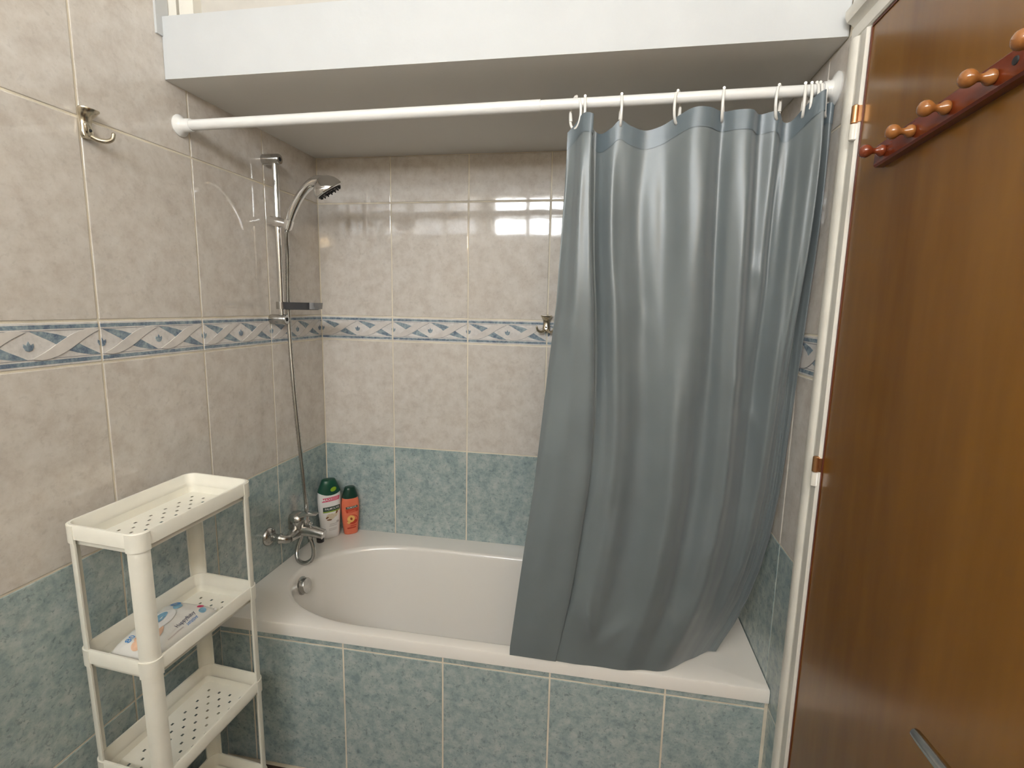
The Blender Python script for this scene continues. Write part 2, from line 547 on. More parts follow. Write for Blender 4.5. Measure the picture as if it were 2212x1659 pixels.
wl = MB().box(-0.12, -0.0018, RY - 0.12, 0.0018, 0, ZC).build('wall_left', M['grout'])
tag(wl, 'tiled left wall carrying the shower rail, mixer tap and metal hook', 'wall', kind='structure')
ysl = [-0.0, -0.3187] + [-0.3187 - 0.3 * k for k in range(1, 9)] + [RY]
lay(wl, ysl, ROWS, lambda a, b, z: ((0, min(a, b) + g, z + g), PI / 2), KIN, lambda a, b: 0.0)

wr = MB().box(W + 0.0018, W + 0.12, YE, 0.0018, 0, ZC)
wr.box(W + 0.004, W + 0.12, RY - 0.12, YD1 - 0.075, 0, ZC).box(W + 0.004, W + 0.12, YD1 - 0.075, YE, ZD + 0.075, ZC)
wr = wr.build('wall_right', M['grout'])
tag(wr, 'right wall with tiles beside the tub and the brown door', 'wall', kind='structure')
lay(wr, [0, -0.3, -0.6, YE], ROWS[:6] + [ZS], lambda a, b, z: ((W, max(a, b) - g, z + g), -PI / 2), KIN[:6], lambda a, b: abs(a) % 0.3)
MB().box(W, W + 0.005, RY, YD1 - 0.076, 0, ZC).build('plaster_panel', M['farwall'], wr)
MB().box(W, W + 0.005, YD1 - 0.075, YS - 0.001, ZD + 0.076, ZC).build('plaster_panel', M['farwall'], wr)

wf = MB()
wf.box(-0.12, W + 0.12, RY - 0.12, RY, 0, WIN[2]).box(-0.12, W + 0.12, RY - 0.12, RY, WIN[3], ZC)
wf.box(-0.12, WIN[0], RY - 0.12, RY, WIN[2], WIN[3]).box(WIN[1], W + 0.12, RY - 0.12, RY, WIN[2], WIN[3])
wf = wf.build('wall_front', M['farwall'])
tag(wf, 'painted wall opposite the tub with a high window', 'wall', kind='structure')
win = thing('window_1', 'high horizontal window reflected in the tiles above the tub', 'window', (0, RY - 0.06, 0), kind='structure')
fb = MB()
x0, x1, z0, z1 = WIN
for a, b, c, d in ((x0, x1, z0, z0 + .03), (x0, x1, z1 - .03, z1), (x0, x0 + .03, z0, z1), (x1 - .03, x1, z0, z1), (0.70, 0.76, z0, z1), (x0, x1, 2.195, 2.225), (0.37, 0.41, z0, z1), (1.09, 1.13, z0, z1)):
    fb.box(a, b, -0.02, 0.02, c, d)
fb.build('window_frame', M['cream'], win)
for a, b in ((x0 + .03, .70), (.76, x1 - .03)):
    for c, d in ((z0 + .03, 2.195), (2.225, z1 - .03)):
        MB().box(a, b, -0.002, 0.002, c, d).build('pane', M['glass'], win)

ce = MB().box(-0.12, W + 0.12, RY - 0.12, 0.12, ZC, ZC + 0.1).build('ceiling', M['farwall'])
tag(ce, 'white plaster ceiling of the bathroom', 'ceiling', kind='structure')
fl = MB().box(-0.12, W + 0.12, RY - 0.12, 0.12, -0.1, -0.002).build('floor', M['grout'])
tag(fl, 'dark brown tiled floor beside the tub', 'floor', kind='structure')
fm = None
yy = -D
while yy > RY + 0.02:
    y1 = max(yy - 0.31, RY)
    for k in range(5):
        if fm is None or abs((yy - y1) - 0.31) > 1e-6:
            fm_ = MB()
            w2, h2 = 0.31 - 0.004, (yy - y1) - 0.004
            fm_.rings([[(0, 0, -0.006), (w2, 0, -0.006), (w2, h2, -0.006), (0, h2, -0.006)], [(0, 0, -0.001), (w2, 0, -0.001), (w2, h2, -0.001), (0, h2, -0.001)], [(.001, .001, 0), (w2 - .001, .001, 0), (w2 - .001, h2 - .001, 0), (.001, h2 - .001, 0)]])
            fm_ = fm_.mesh('floor_tile', M['floor'])
            if fm is None: fm = fm_
        else:
            fm_ = fm
        link('floor_tile', fm_, fl, (k * 0.31 + 0.002, y1 + 0.002, 0))
    yy = y1

# lowered soffit over the tub with loft storage above
so = MB()
so.rings([rrect(0, W, YS, 0.0, 0.004, ZS, 2), rrect(0, W, YS, 0.0, 0.004, ZST, 2)])
so = so.build('trim_1', [M['plaster'], M['soffit']])
for p in so.data.polygons:
    if p.normal.z < -0.9: p.material_index = 1
tag(so, 'white boxed soffit spanning above the bathtub', 'soffit', kind='structure')
lf = thing('trim_2', 'beige loft cupboard front above the white soffit', 'cupboard', (0, 0, 0), kind='structure')
for a, b, c, d in ((0.0, 0.028, ZST, ZC), (0.036, 0.075, ZST, ZC), (W - 0.04, W, ZST, ZC)):
    MB().box(a, b, YS + 0.022, YS + 0.06, c, d).build('stile', M['cream'], lf)
MB().box(0, W, YS + 0.05, YS + 0.07, ZST, ZC).build('loft_panel', M['loft'], lf)
ws = MB().box(0.0, 0.006, YS - 0.018, YS + 0.02, ZST - 0.045, ZC).build('trim_3', M['plaster'])
tag(ws, 'narrow white plaster strip above the left end of soffit', 'trim', kind='structure')

# ------------------------------------------------------------------ door and frame
fr = thing('trim_4', 'cream painted door frame between tiled wall and brown door', 'door frame', (0, 0, 0), kind='structure')
def jamb_profile(y_out, y_in):
    """plan section of a jamb from the wall side to the door side: rounded bead, then a flat stop"""
    sgn = 1 if y_in > y_out else -1
    L_ = abs(y_in - y_out)
    pr = [(W + 0.05, 0), (W - 0.002, 0), (W - 0.007, 0.004), (W - 0.009, 0.012), (W - 0.009, 0.024), (W - 0.006, 0.031), (W - 0.002, 0.034), (W - 0.001, 0.038), (W - 0.003, 0.042), (W - 0.003, L_ - 0.003), (W, L_), (W + 0.05, L_)]
    return [(x, y_out + sgn * d) for x, d in pr]
for yo, yi in ((YE - 0.001, YD0 + 0.003), (YD1 - 0.072, YD1 - 0.003)):
    pr = jamb_profile(yo, yi)
    MB().rings([[(x, y, 0) for x, y in pr], [(x, y, ZD + 0.004) for x, y in pr]]).build('jamb', M['cream'], fr, 30)
pr = [(W + 0.05, 0), (W + 0.0, 0), (W - 0.003, 0.003), (W - 0.003, 0.024), (W - 0.001, 0.028), (W - 0.006, 0.034), (W - 0.014, 0.038), (W - 0.018, 0.046), (W - 0.018, 0.058), (W - 0.012, 0.066), (W + 0.0, 0.070), (W + 0.05, 0.070)]
MB().rings([[(x, y, ZD + 0.004 + d) for x, d in pr] for y in (YE - 0.001, YD1 - 0.072)]).build('lintel', M['cream'], fr, 30)
dr = thing('door_1', 'varnished brown wooden door closed in the right wall', 'door', (W, YD0, 0), kind='structure')
MB().rings([[(x, y, z) for x, z in ((0.004, 0.006), (0.040, 0.006), (0.040, ZD), (0.004, ZD))] for y in (YD1 - YD0, -0.004)]).build('door_leaf', M['door'], dr)
MB().box(0.002, 0.040, -0.0038, 0.0, 0.006, ZD).box(0.002, 0.040, YD1 - YD0, -0.0038, ZD - 0.0002, ZD + 0.0035).build('edge_strip', M['dooredge'], dr)
for zc in (1.762, 1.086):
    MB().lathe([(0.003, -0.002), (0.0065, 0), (0.0065, 0.030), (0.004, 0.032)], (-0.006, 0.008, zc), n=14).box(-0.003, 0.006, 0.0, 0.008, zc + 0.001, zc + 0.029).build('hinge', M['brass'], dr, True)
    MB().lathe([(0.004, -0.032), (0.0065, -0.030), (0.0065, -0.0025), (0.003, -0.002)], (W - 0.006, YD0 + 0.008, zc), n=14).box(W - 0.006, W + 0.002, YD0 + 0.008, YD0 + 0.016, zc - 0.029, zc - 0.003).build('hinge', M['cream'], fr, True)
hp = catmull([(0.004, -0.625, 0.919), (-0.030, -0.625, 0.919), (-0.052, -0.612, 0.919), (-0.060, -0.585, 0.918), (-0.060, -0.54, 0.916), (-0.059, -0.50, 0.913), (-0.058, -0.483, 0.911)], 5)
hd = MB().tube(hp, [0.009] * 12 + [0.009 - 0.003 * k / (len(hp) - 13) for k in range(len(hp) - 12)], 14)
hd = hd.build('handle', M['satin'], dr, True)
MB().rings([rrect(-0.022, 0.022, -0.11, 0.11, 0.012, 0.0, 4), rrect(-0.019, 0.019, -0.107, 0.107, 0.010, 0.006, 4)]).build('handle_plate', M['satin'], hd)
pl = hd.children[0]
pl.rotation_euler = (PI / 2, 0, -PI / 2)
pl.location = (0.004, -0.625, 0.87)

# peg rail on the door
pg = thing('peg_rail', 'reddish varnished wooden rail with five turned pegs on the brown door', 'coat rack', (W + 0.004, -0.872, 1.673))
TILT = 0.055
RLEN = 0.47
def rp(d, hh, out): return (-out, -d, hh + d * TILT)
bd = []
for d, i in ((0, .004), (.004, 0), (RLEN - .004, 0), (RLEN, .004)):
    bd.append([rp(d, -0.018 + i, 0), rp(d, -0.018 + i, 0.013 - i), rp(d, -0.015 + i, 0.016 - i), rp(d, 0.015 - i, 0.016 - i), rp(d, 0.018 - i, 0.013 - i), rp(d, 0.018 - i, 0)])
MB().rings(bd).build('board', M['rail'], pg)
pp = [(0.0005, 0.0), (0.0105, 0.0), (0.0125, 0.003), (0.0130, 0.007), (0.0115, 0.011), (0.0075, 0.015), (0.0062, 0.019), (0.0068, 0.023), (0.0105, 0.027), (0.0138, 0.032), (0.0148, 0.037), (0.0138, 0.042), (0.0105, 0.046), (0.0055, 0.0485), (0.0005, 0.049)]
pp = [(r_ * 0.72, h_ * 0.76) for r_, h_ in pp]
pms = [MB().lathe(pp, axis=(-1, 0, 0), n=20).mesh('peg', M[k], 60) for k in ('peg', 'pegred')]
for i, d in enumerate((0.035, 0.116, 0.195, 0.276, 0.357, 0.438)):
    link('peg', pms[1 if i == 0 else 0], pg, rp(d, -0.001, 0.016))
MB().lathe([(0.0005, 0.0), (0.005, 0.0), (0.0045, 0.0012), (0.0005, 0.0014)], rp(0.307, 0.002, 0.016), (-1, 0, 0), 14).build('screw', M['darkhole'], pg)

# ------------------------------------------------------------------ bathtub and tiled apron
tub = thing('bathtub', 'glossy white built-in bathtub set into the tiled alcove', 'bathtub', (W / 2, -D / 2, 0))
def tubpt(x, y, z): return (x - W / 2, y + D / 2, z)
NT = 128
OX0, OX1, OY0, OY1 = 0.094, 1.455, -0.597, -0.104
def opening(sc_l, sc_r, sc_y, z, k=2.15):
    x0, x1 = OX0 + sc_l, OX1 - sc_r
    y0, y1 = OY0 + sc_y, OY1 - sc_y
    cy, hy = (y0 + y1) / 2, (y1 - y0) / 2
    al, ar = 0.36, 0.24
    pts = []
    for i in range(NT):
        a = 2 * PI * i / NT
        c, s_ = math.cos(a), math.sin(a)
        ax_ = ar if c > 0 else al
        cx = x1 - ar if c > 0 else x0 + al
        e = 2 / k
        pts.append((cx + ax_ * math.copysign(abs(c) ** e, c), cy + hy * math.copysign(abs(s_) ** e, s_), z))
    return pts
op0 = opening(-0.012, -0.012, -0.010, ZT)
def outer(ins, z):
    x0, x1, y0, y1 = 0.001 + ins * 0.2, W - 0.001 - ins * 0.2, -D + ins, -0.001
    pts = []
    cx, cy = W / 2, (OY0 + OY1) / 2
    for (px, py, _) in op0:
        dx, dy = px - cx, py - cy
        # bias so the corners are hit: intersect the ray with the rectangle
        t = min(((x1 if dx > 0 else x0) - cx) / dx if abs(dx) > 1e-9 else 1e9, ((y1 if dy > 0 else y0) - cy) / dy if abs(dy) > 1e-9 else 1e9)
        pts.append([cx + dx * t, cy + dy * t, z])
    for qx in (x0, x1):
        for qy in (y0, y1):
            k = min(range(NT), key=lambda i: (pts[i][0] - qx) ** 2 + (pts[i][1] - qy) ** 2)
            pts[k] = [qx, qy, z]
    return [tuple(p) for p in pts]
R_ = [outer(0.012, 0.4432), outer(0.0, 0.4432), outer(0.0, ZT - 0.006), outer(0.0018, ZT - 0.0018), outer(0.006, ZT), op0,
      opening(-0.006, -0.006, -0.005, ZT - 0.0008), opening(0.0, 0.0, 0.0, ZT - 0.005), opening(0.004, 0.005, 0.003, ZT - 0.016), opening(0.012, 0.03, 0.008, 0.42),
      opening(0.03, 0.09, 0.020, 0.33), opening(0.055, 0.17, 0.034, 0.23), opening(0.085, 0.24, 0.050, 0.15), opening(0.115, 0.29, 0.070, 0.115), opening(0.16, 0.33, 0.11, 0.098), opening(0.24, 0.40, 0.17, 0.092)]
mb = MB().rings([[tubpt(*p) for p in r] for r in R_], cap0=False)
tb = mb.build('tub_shell', M['tub'], tub, 40)
ov = MB().lathe([(0.0005, 0.0), (0.031, 0.0), (0.031, 0.003), (0.0265, 0.006), (0.0265, 0.020), (0.025, 0.0225), (0.0005, 0.0235)], (0, 0, 0), (1, 0, 0.18), 32)
ov.build('overflow_knob', M['satin'], tub, 40, loc=tubpt(0.105, -0.368, 0.432))
MB().lathe([(0.0005, 0), (0.033, 0), (0.033, 0.003), (0.0005, 0.004)], tubpt(0.42, -0.35, 0.0905), n=28).build('drain', M['chrome'], tub, True)

ap = MB().box(0, W, -D + 0.0078, -D + 0.06, 0, 0.4430).build('bath_panel', M['grout'])
tag(ap, 'blue tiled panel below the front rim of bathtub', 'bath panel', kind='structure')
xf = [0, 0.1006, 0.4006, 0.7006, 1.0006, 1.3006, W - 0.006]
lay(ap, xf, [0, 0.4222, 0.4432], lambda a, b, z: ((min(a, b) + g, -D + 0.006, z + g), 0), ['blue', 'blue'])

# ------------------------------------------------------------------ curtain rod, rings, curtain
YR = -0.650
def zrod(x): return 1.853 + 0.0135 * x / W
rod = thing('curtain_rod', 'white telescopic shower curtain rod between the side walls', 'curtain rod', (0, YR, 1.86))
def rpt(x): return (x, 0, zrod(x) - 1.86)
MB().tube([rpt(0.012), rpt(0.9365)], 0.0130, 20).build('outer_tube', M['rod'], rod, 50)
MB().tube([rpt(0.93), rpt(W - 0.012)], 0.0115, 20).build('inner_tube', M['rod'], rod, 50)
for x, s_ in ((0.0, 1), (W, -1)):
    MB().lathe([(0.0005, 0.0), (0.026, 0.0), (0.027, 0.003), (0.0235, 0.007), (0.018, 0.012), (0.0165, 0.016), (0.0160, 0.034), (0.0145, 0.036), (0.0005, 0.036)] if s_ > 0 else [(0.0005, 0.0), (0.032, 0.0), (0.033, 0.003), (0.029, 0.006), (0.019, 0.010), (0.0165, 0.014), (0.0150, 0.026), (0.0005, 0.027)], rpt(x), (s_, 0, 0), 28).build('end_flange', M['rod'], rod, 50)

# top line of the curtain: index, x, y offset from the rod, z; then bottom fraction and bottom y offset
CT = [  # xt, yt, zt, bottom fraction, bottom y offset
    (1.000, 0.004, 1.802, 0.000, 0.000),
    (1.017, -0.003, 1.818, 0.050, -0.010),
    (1.036, -0.022, 1.834, 0.130, -0.014),
    (1.056, -0.026, 1.830, 0.215, -0.012),
    (1.052, -0.004, 1.824, 0.226, 0.006),
    (1.046, 0.006, 1.824, 0.218, 0.016),
    (1.062, 0.014, 1.806, 0.240, 0.008),
    (1.078, 0.010, 1.799, 0.275, -0.004),
    (1.098, 0.000, 1.808, 0.315, -0.012),
    (1.116, -0.004, 1.822, 0.350, -0.004),
    (1.140, 0.004, 1.811, 0.395, 0.010),
    (1.172, 0.016, 1.804, 0.450, 0.012),
    (1.206, 0.010, 1.811, 0.500, -0.004),
    (1.236, -0.002, 1.825, 0.545, -0.018),
    (1.268, -0.020, 1.836, 0.590, -0.012),
    (1.300, -0.018, 1.836, 0.630, 0.008),
    (1.330, 0.000, 1.832, 0.670, 0.010),
    (1.356, -0.014, 1.830, 0.710, -0.008),
    (1.386, -0.018, 1.828, 0.745, -0.018),
    (1.408, 0.008, 1.826, 0.785, 0.002),
    (1.440, -0.002, 1.828, 0.825, 0.014),
    (1.458, 0.018, 1.812, 0.855, 0.006),
    (1.474, 0.016, 1.812, 0.880, -0.010),
    (1.490, -0.004, 1.830, 0.905, -0.016),
    (1.506, -0.026, 1.848, 0.925, -0.008),
    (1.520, -0.030, 1.856, 0.945, 0.004),
    (1.523, -0.006, 1.852, 0.960, 0.012),
    (1.520, 0.014, 1.846, 0.972, 0.006),
    (1.530, 0.012, 1.838, 0.984, 0.000),
    (1.540, -0.002, 1.840, 0.992, 0.004),
    (1.5475, -0.004, 1.838, 1.000, 0.008)]
XT0, XT1 = CT[0][0], CT[-1][0]
SPAN = 10
prof = catmull(CT, SPAN)
XL = [(0.505, 0.892), (0.80, 0.925), (0.963, 0.945), (1.258, 0.971), (1.425, 0.986), (1.688, 0.997), (1.82, 1.000)]
XR = [(0.48, 1.440), (0.53, 1.462), (0.58, 1.485), (0.66, 1.512), (0.75, 1.530), (0.85, 1.541), (0.97, 1.546), (1.9, 1.5475)]
rnd = random.Random(3)
CREASE = [(0.33, 0.30, 0.5, 0.004), (0.62, 0.42, -0.6, 0.005), (0.70, 0.50, 0.8, 0.005), (0.48, 0.55, -0.4, 0.004), (0.30, 0.72, 0.6, 0.005), (0.58, 0.74, -0.7, 0.005), (0.80, 0.63, 0.5, 0.005), (0.66, 0.25, 0.4, 0.004), (0.75, 0.78, -0.6, 0.004), (0.28, 0.90, 1.0, 0.010), (0.36, 0.93, -0.8, 0.007), (0.52, 0.88, 0.9, 0.006)]
def curtain_pt(ci, v):
    xt, yt, zt, fb_, yb = prof[ci]
    s_ = ci / (len(prof) - 1)
    zb = ZT + 0.0035 + 0.004 * sstep(0.85, 1.0, fb_)
    z = zt + (zb - zt) * v
    w = sstep(0.02, 0.62, v)
    ft = (xt - XT0) / (XT1 - XT0)
    fr_ = ft * (1 - w) + fb_ * w
    xl, xr = interp(XL, z), interp(XR, z)
    x = xl + (xr - xl) * fr_
    z += 0.0008 * math.sin(30 * s_) * v
    ybase = YR + (0.004 + 0.014 * sstep(0.45, 0.72, fb_) + 0.108 * sstep(0.66, 1.0, fb_) ** 1.2) * sstep(0.05, 1.0, v) ** 1.25
    amp = 1.0 + 0.9 * math.sin(PI * min(1, v * 1.1)) - 0.8 * sstep(0.82, 1.0, v)
    y = ybase + (yt * (1 - w) + yb * w * (0.75 + 0.25 * math.sin(5 * v + s_ * 9))) * amp
    # billow of the lower right part before it meets the rim
    y -= 0.018 * sstep(0.5, 0.85, fb_) * math.sin(PI * sstep(0.35, 1.0, v))
    for cs, cv, sl, am in CREASE:
        d = (s_ - cs) * 1.6
        t = (v - cv) - sl * d * 0.5
        y -= am * math.exp(-(d / 0.05) ** 2) * math.exp(-(t / 0.022) ** 2)
    y += (0.0050 * math.sin(2 * PI * 9.3 * s_ + 1.8 * math.sin(3 * v + 4 * s_)) + 0.0020 * math.sin(2 * PI * 21.7 * s_ + 3 * v + 5 * math.sin(7 * s_))) * sstep(0.0, 0.12, v) * (1 - 0.6 * v) * (1 - 0.9 * sstep(0.78, 0.97, v))
    y += 0.0018 * (1 - sstep(0.85, 1, v)) * math.sin(41 * s_ + 7 * v) * math.sin(23 * v + 11 * s_)
    # hem pressed against the rim: keep it above the rim and in front
    return (x, max(y, YR - 0.06), z)
cur = thing('shower_curtain', 'grey-blue polyester shower curtain gathered to the right, hanging to the tub rim', 'curtain', (1.25, YR, ZT))
def off(p): return (p[0] - 1.25, p[1] - YR, p[2] - ZT)
NV = 150
HEM = 0.030
def sheet(v0, v1, nv, push=0.0):
    mb = MB()
    n = len(prof)
    for j in range(nv + 1):
        v = v0 + (v1 - v0) * j / nv
        for i in range(n):
            p = curtain_pt(i, v)
            if push:
                a, b = curtain_pt(max(i - 1, 0), v), curtain_pt(min(i + 1, n - 1), v)
                t = Vector((b[0] - a[0], b[1] - a[1], 0))
                nn = Vector((t.y, -t.x, 0)).normalized() * push
                p = (p[0] + nn.x, p[1] + nn.y, p[2])
            mb.v.append(off(p))
    for j in range(nv):
        for i in range(n - 1):
            mb.f.append((j * n + i, j * n + i + 1, (j + 1) * n + i + 1, (j + 1) * n + i))
            mb.mi.append(0)
    return mb
sheet(HEM * 0.6, 1.0, NV).build('panel', M['curtain'], cur, True, fixn=False)
h1, h2 = sheet(0.0, HEM, 4, 0.0012), sheet(0.0, HEM, 4, -0.0012)
hb = MB().add(h1.v, h1.f).add(h2.v, [tuple(reversed(f)) for f in h2.f])
n_ = len(prof)
hb.add([], [])
for i in range(n_ - 1):
    hb.f.append((i + 1, i, len(h1.v) + i, len(h1.v) + i + 1)); hb.mi.append(0)
hb.build('header_hem', M['hem'], cur, 60, fixn=False)

ORD = ['leftmost', 'second', 'third', 'fourth', 'fifth', 'sixth', 'seventh', 'eighth', 'ninth', 'tenth', 'rightmost']
ring_prof = []
for k in range(25):
    a = math.radians(100 - 330 * k / 24)
    ring_prof.append((0, 0.0185 * math.cos(a) * (1.0 - 0.10 * math.sin(a)), 0.034 * math.sin(a) - 0.019))
rm = MB().tube(ring_prof, 0.0031, 8).mesh('ring_loop', M['whitep'], True)
sm_ = MB().tube([(0, 0.0155, -0.034), (0, 0.0175, -0.016)], [0.0040, 0.0034], 8).lathe([(0.0005, 0), (0.003, 0.001), (0.003, 0.004), (0.0005, 0.005)], (0, 0.0178, -0.013), n=8).mesh('snap_peg', M['whitep'], True)
for k, (x, rz, lean) in enumerate(((1.016, 0.75, 0), (1.036, 0.10, 0), (1.116, 0.05, 0), (1.236, -0.45, 0), (1.330, -0.22, 0), (1.440, -0.5, 0), (1.490, -0.25, 0), (1.502, -0.2, 0), (1.511, 0, 0), (1.518, 0, 0), (1.5345, -0.5, 0))):
    rg = thing('curtain_ring', (('%s white plastic curtain ring, counted from the left along the rod' if 0 < k < 10 else '%s white plastic curtain ring on the rod, at the curtain edge') % ORD[k]), 'curtain ring', (x, YR, zrod(x)), rz, 'curtain rings on the rod')
    link('ring_loop', rm, rg)
    link('snap_peg', sm_, rg)

# ------------------------------------------------------------------ shower rail, handset, hose
SY = -0.315
sr = thing('shower_rail', 'chrome shower riser rail with soap dish on the left tiled wall', 'shower rail', (0, SY, 1.355))
def sp(x, y, z): return (x, y - SY, z - 1.355)
XB = 0.040
MB().tube([sp(XB, SY, 1.345), sp(XB, SY, 1.868)], 0.0095, 20).build('rail_tube', M['chrome'], sr, 50)
for zc, L_ in ((1.860, 0.058), (1.352, 0.058)):
    b_ = MB().lathe([(0.0005, 0), (0.0165, 0.0), (0.0170, 0.003), (0.0165, L_ - 0.004), (0.0145, L_), (0.0005, L_)], sp(0.0005, SY, zc), (1, 0, 0), 24).build('bracket', M['satin'], sr, 50)
    MB().lathe([(0.0005, 0), (0.0065, 0), (0.0065, 0.001), (0.0005, 0.001)], sp(L_ + 0.0003, SY, zc), (1, 0, 0), 12).build('screw_recess', M['darkhole'], b_)
sl = MB().lathe([(0.0005, -0.004), (0.0120, -0.002), (0.0145, 0.004), (0.0135, 0.018), (0.0160, 0.022), (0.0165, 0.040), (0.0150, 0.046), (0.0135, 0.072), (0.0115, 0.080), (0.0005, 0.082)], sp(0.012, SY - 0.004, 1.672), (1, 0, -0.20), 24)
sl.lathe([(0.0095, -0.016), (0.0135, -0.015), (0.0155, 0.012), (0.0125, 0.014)], sp(0.082, SY - 0.006, 1.658), (0.30, 0, 1), 20)
sl.build('slider', M['pale_chrome'], sr, 45)
cl = MB().lathe([(0.0100, -0.012), (0.0165, -0.012), (0.0165, 0.012), (0.0100, 0.012)], sp(XB, SY, 1.398), (0, 0, 1), 24)
cl.box(0.045, 0.060, -0.014, 0.014, 1.387 - 1.355, 1.409 - 1.355)
cl.build('dish_clamp', M['satin'], sr, 40)
ds = MB()
o1 = rrect(0.056, 0.158, -0.034, 0.055, 0.022, 1.409 - 1.355, 6)
ds.rings([rrect(0.062, 0.152, -0.028, 0.049, 0.020, 1.385 - 1.355, 6), rrect(0.058, 0.156, -0.032, 0.053, 0.022, 1.387 - 1.355, 6), o1, rrect(0.059, 0.155, -0.031, 0.052, 0.020, 1.409 - 1.355, 6), rrect(0.062, 0.152, -0.028, 0.049, 0.018, 1.394 - 1.355, 6)])
dish = ds.build('soap_dish', M['smoke'], sr, 40)
MB().rings([rrect(0.148, 0.166, -0.020, 0.042, 0.006, 1.388 - 1.355, 4), rrect(0.148, 0.168, -0.022, 0.044, 0.006, 1.409 - 1.355, 4)]).build('clear_lip', M['clear'], dish, 40)

hs = thing('shower_handset', 'chrome hand shower resting in the rail slider', 'shower head', (0.085, SY - 0.006, 1.64))
def hp_(x, z, y=SY - 0.006): return (x - 0.085, y - SY + 0.006, z - 1.64)
path = catmull([hp_(0.078, 1.640), hp_(0.090, 1.676), hp_(0.106, 1.712), hp_(0.130, 1.748), hp_(0.160, 1.777), hp_(0.190, 1.789), hp_(0.215, 1.784)], 5)
nn = len(path)
MB().tube(path, [0.0095 + 0.0045 * sstep(0, 0.35, i / nn) + 0.005 * sstep(0.5, 1, i / nn) for i in range(nn)], 20).build('handle', M['chrome'], hs, 60)
AX = Vector((0.46, 0.30, -0.82)).normalized()
HC = Vector(hp_(0.226, 1.762))
hd2 = MB().lathe([(0.0005, -0.043), (0.014, -0.041), (0.026, -0.035), (0.037, -0.024), (0.0445, -0.011), (0.0475, 0.0), (0.0470, 0.004), (0.0440, 0.006), (0.0005, 0.006)], HC, AX, 36).build('spray_head', M['chrome'], hs, 50)
MB().lathe([(0.0005, 0.004), (0.041, 0.004), (0.039, 0.0095), (0.022, 0.0095), (0.020, 0.007), (0.0005, 0.007)], HC, AX, 36).build('spray_face', M['black'], hd2, 40)
e1 = AX.orthogonal().normalized(); e2 = AX.cross(e1)
nb = MB()
for k in range(16):
    a = 2 * PI * k / 16
    nb.lathe([(0.0026, 0.0), (0.0022, 0.005), (0.0005, 0.0055)], HC + AX * 0.0085 + (e1 * math.cos(a) + e2 * math.sin(a)) * 0.034, AX, 7)
for k in range(8):
    a = 2 * PI * k / 8
    nb.lathe([(0.0024, 0.0), (0.0020, 0.005), (0.0005, 0.0055)], HC + AX * 0.007 + (e1 * math.cos(a) + e2 * math.sin(a)) * 0.013, AX, 7)
nb.build('nozzles', M['darkhole'], hd2)

ho = thing('shower_hose', 'ribbed metal shower hose hanging from handset down to mixer tap', 'hose', (0.085, SY, 1.63))
hpts = catmull([(0.0775, -0.321, 1.642), (0.072, -0.318, 1.62), (0.062, -0.302, 1.56), (0.050, -0.290, 1.46), (0.046, -0.287, 1.38), (0.050, -0.290, 1.25), (0.060, -0.297, 1.12), (0.068, -0.298, 1.00), (0.077, -0.297, 0.87), (0.083, -0.294, 0.76), (0.084, -0.288, 0.68), (0.078, -0.283, 0.62), (0.054, -0.285, 0.565), (0.046, -0.297, 0.525), (0.058, -0.312, 0.495), (0.090, -0.320, 0.4895), (0.120, -0.320, 0.510), (0.124, -0.317, 0.548), (0.112, -0.315, 0.585)], 22)
hr = [0.0068 + 0.0009 * (k % 2) for k in range(len(hpts))]
MB().tube([(a - 0.085, b - SY, c - 1.63) for a, b, c in hpts], hr, 12).build('hose_tube', M['satin'], ho, 80)
MB().lathe([(0.0075, 0), (0.0095, 0.001), (0.0090, 0.022), (0.0075, 0.024)], (0.112 - 0.085, 0, 0.572 - 1.63), n=16).build('hose_nut', M['satin'], ho, 40)

# ------------------------------------------------------------------ bath mixer
mx = thing('bath_mixer', 'chrome wall-mounted bath mixer tap above the tub end', 'tap', (0, SY, 0.60))
def mp_(x, y, z): return (x, y - SY, z - 0.60)
BX, BZ = 0.066, 0.606
MB().tube([mp_(BX, -0.372, BZ - 0.003), mp_(BX, -0.350, BZ), mp_(BX, -0.315, BZ + 0.002), mp_(BX, -0.280, BZ), mp_(BX, -0.258, BZ - 0.003)], [0.0145, 0.0195, 0.025, 0.0195, 0.0145], 22).build('body', M['satin'], mx, 60)
for ys_ in (-0.388, -0.242):
    MB().lathe([(0.0005, 0), (0.032, 0), (0.032, 0.003), (0.028, 0.009), (0.019, 0.014), (0.0145, 0.016), (0.0145, 0.021), (0.0005, 0.021)], mp_(0.0005, ys_, 0.612), (1, 0, 0), 28).build('wall_flange', M['satin'], mx, 40)
    s_ = 1 if ys_ < SY else -1
    MB().tube(catmull([mp_(0.018, ys_, 0.612), mp_(0.040, ys_, 0.609), mp_(0.055, ys_ + s_ * 0.004, 0.606), mp_(BX, ys_ + s_ * 0.018, BZ - 0.003)], 5), [0.0135] * 5 + [0.0175] * 3 + [0.0145] * 8, 18).build('inlet_union', M['satin'], mx, 50)
spt = catmull([mp_(BX, SY, BZ + 0.002), mp_(0.095, SY, BZ + 0.006), mp_(0.130, SY, BZ + 0.003), mp_(0.158, SY, BZ - 0.002), mp_(0.166, SY, BZ - 0.004)], 5)
MB().tube(spt, [0.021 - 0.004 * i / len(spt) - (0.006 if i == len(spt) - 1 else 0) for i in range(len(spt))], 22).build('spout', M['satin'], mx, 60)
MB().lathe([(0.0005, -0.015), (0.0125, -0.014), (0.0130, -0.012), (0.0130, 0.0)], mp_(0.150, SY, 0.589), n=20).build('aerator', M['black'], mx, 40)
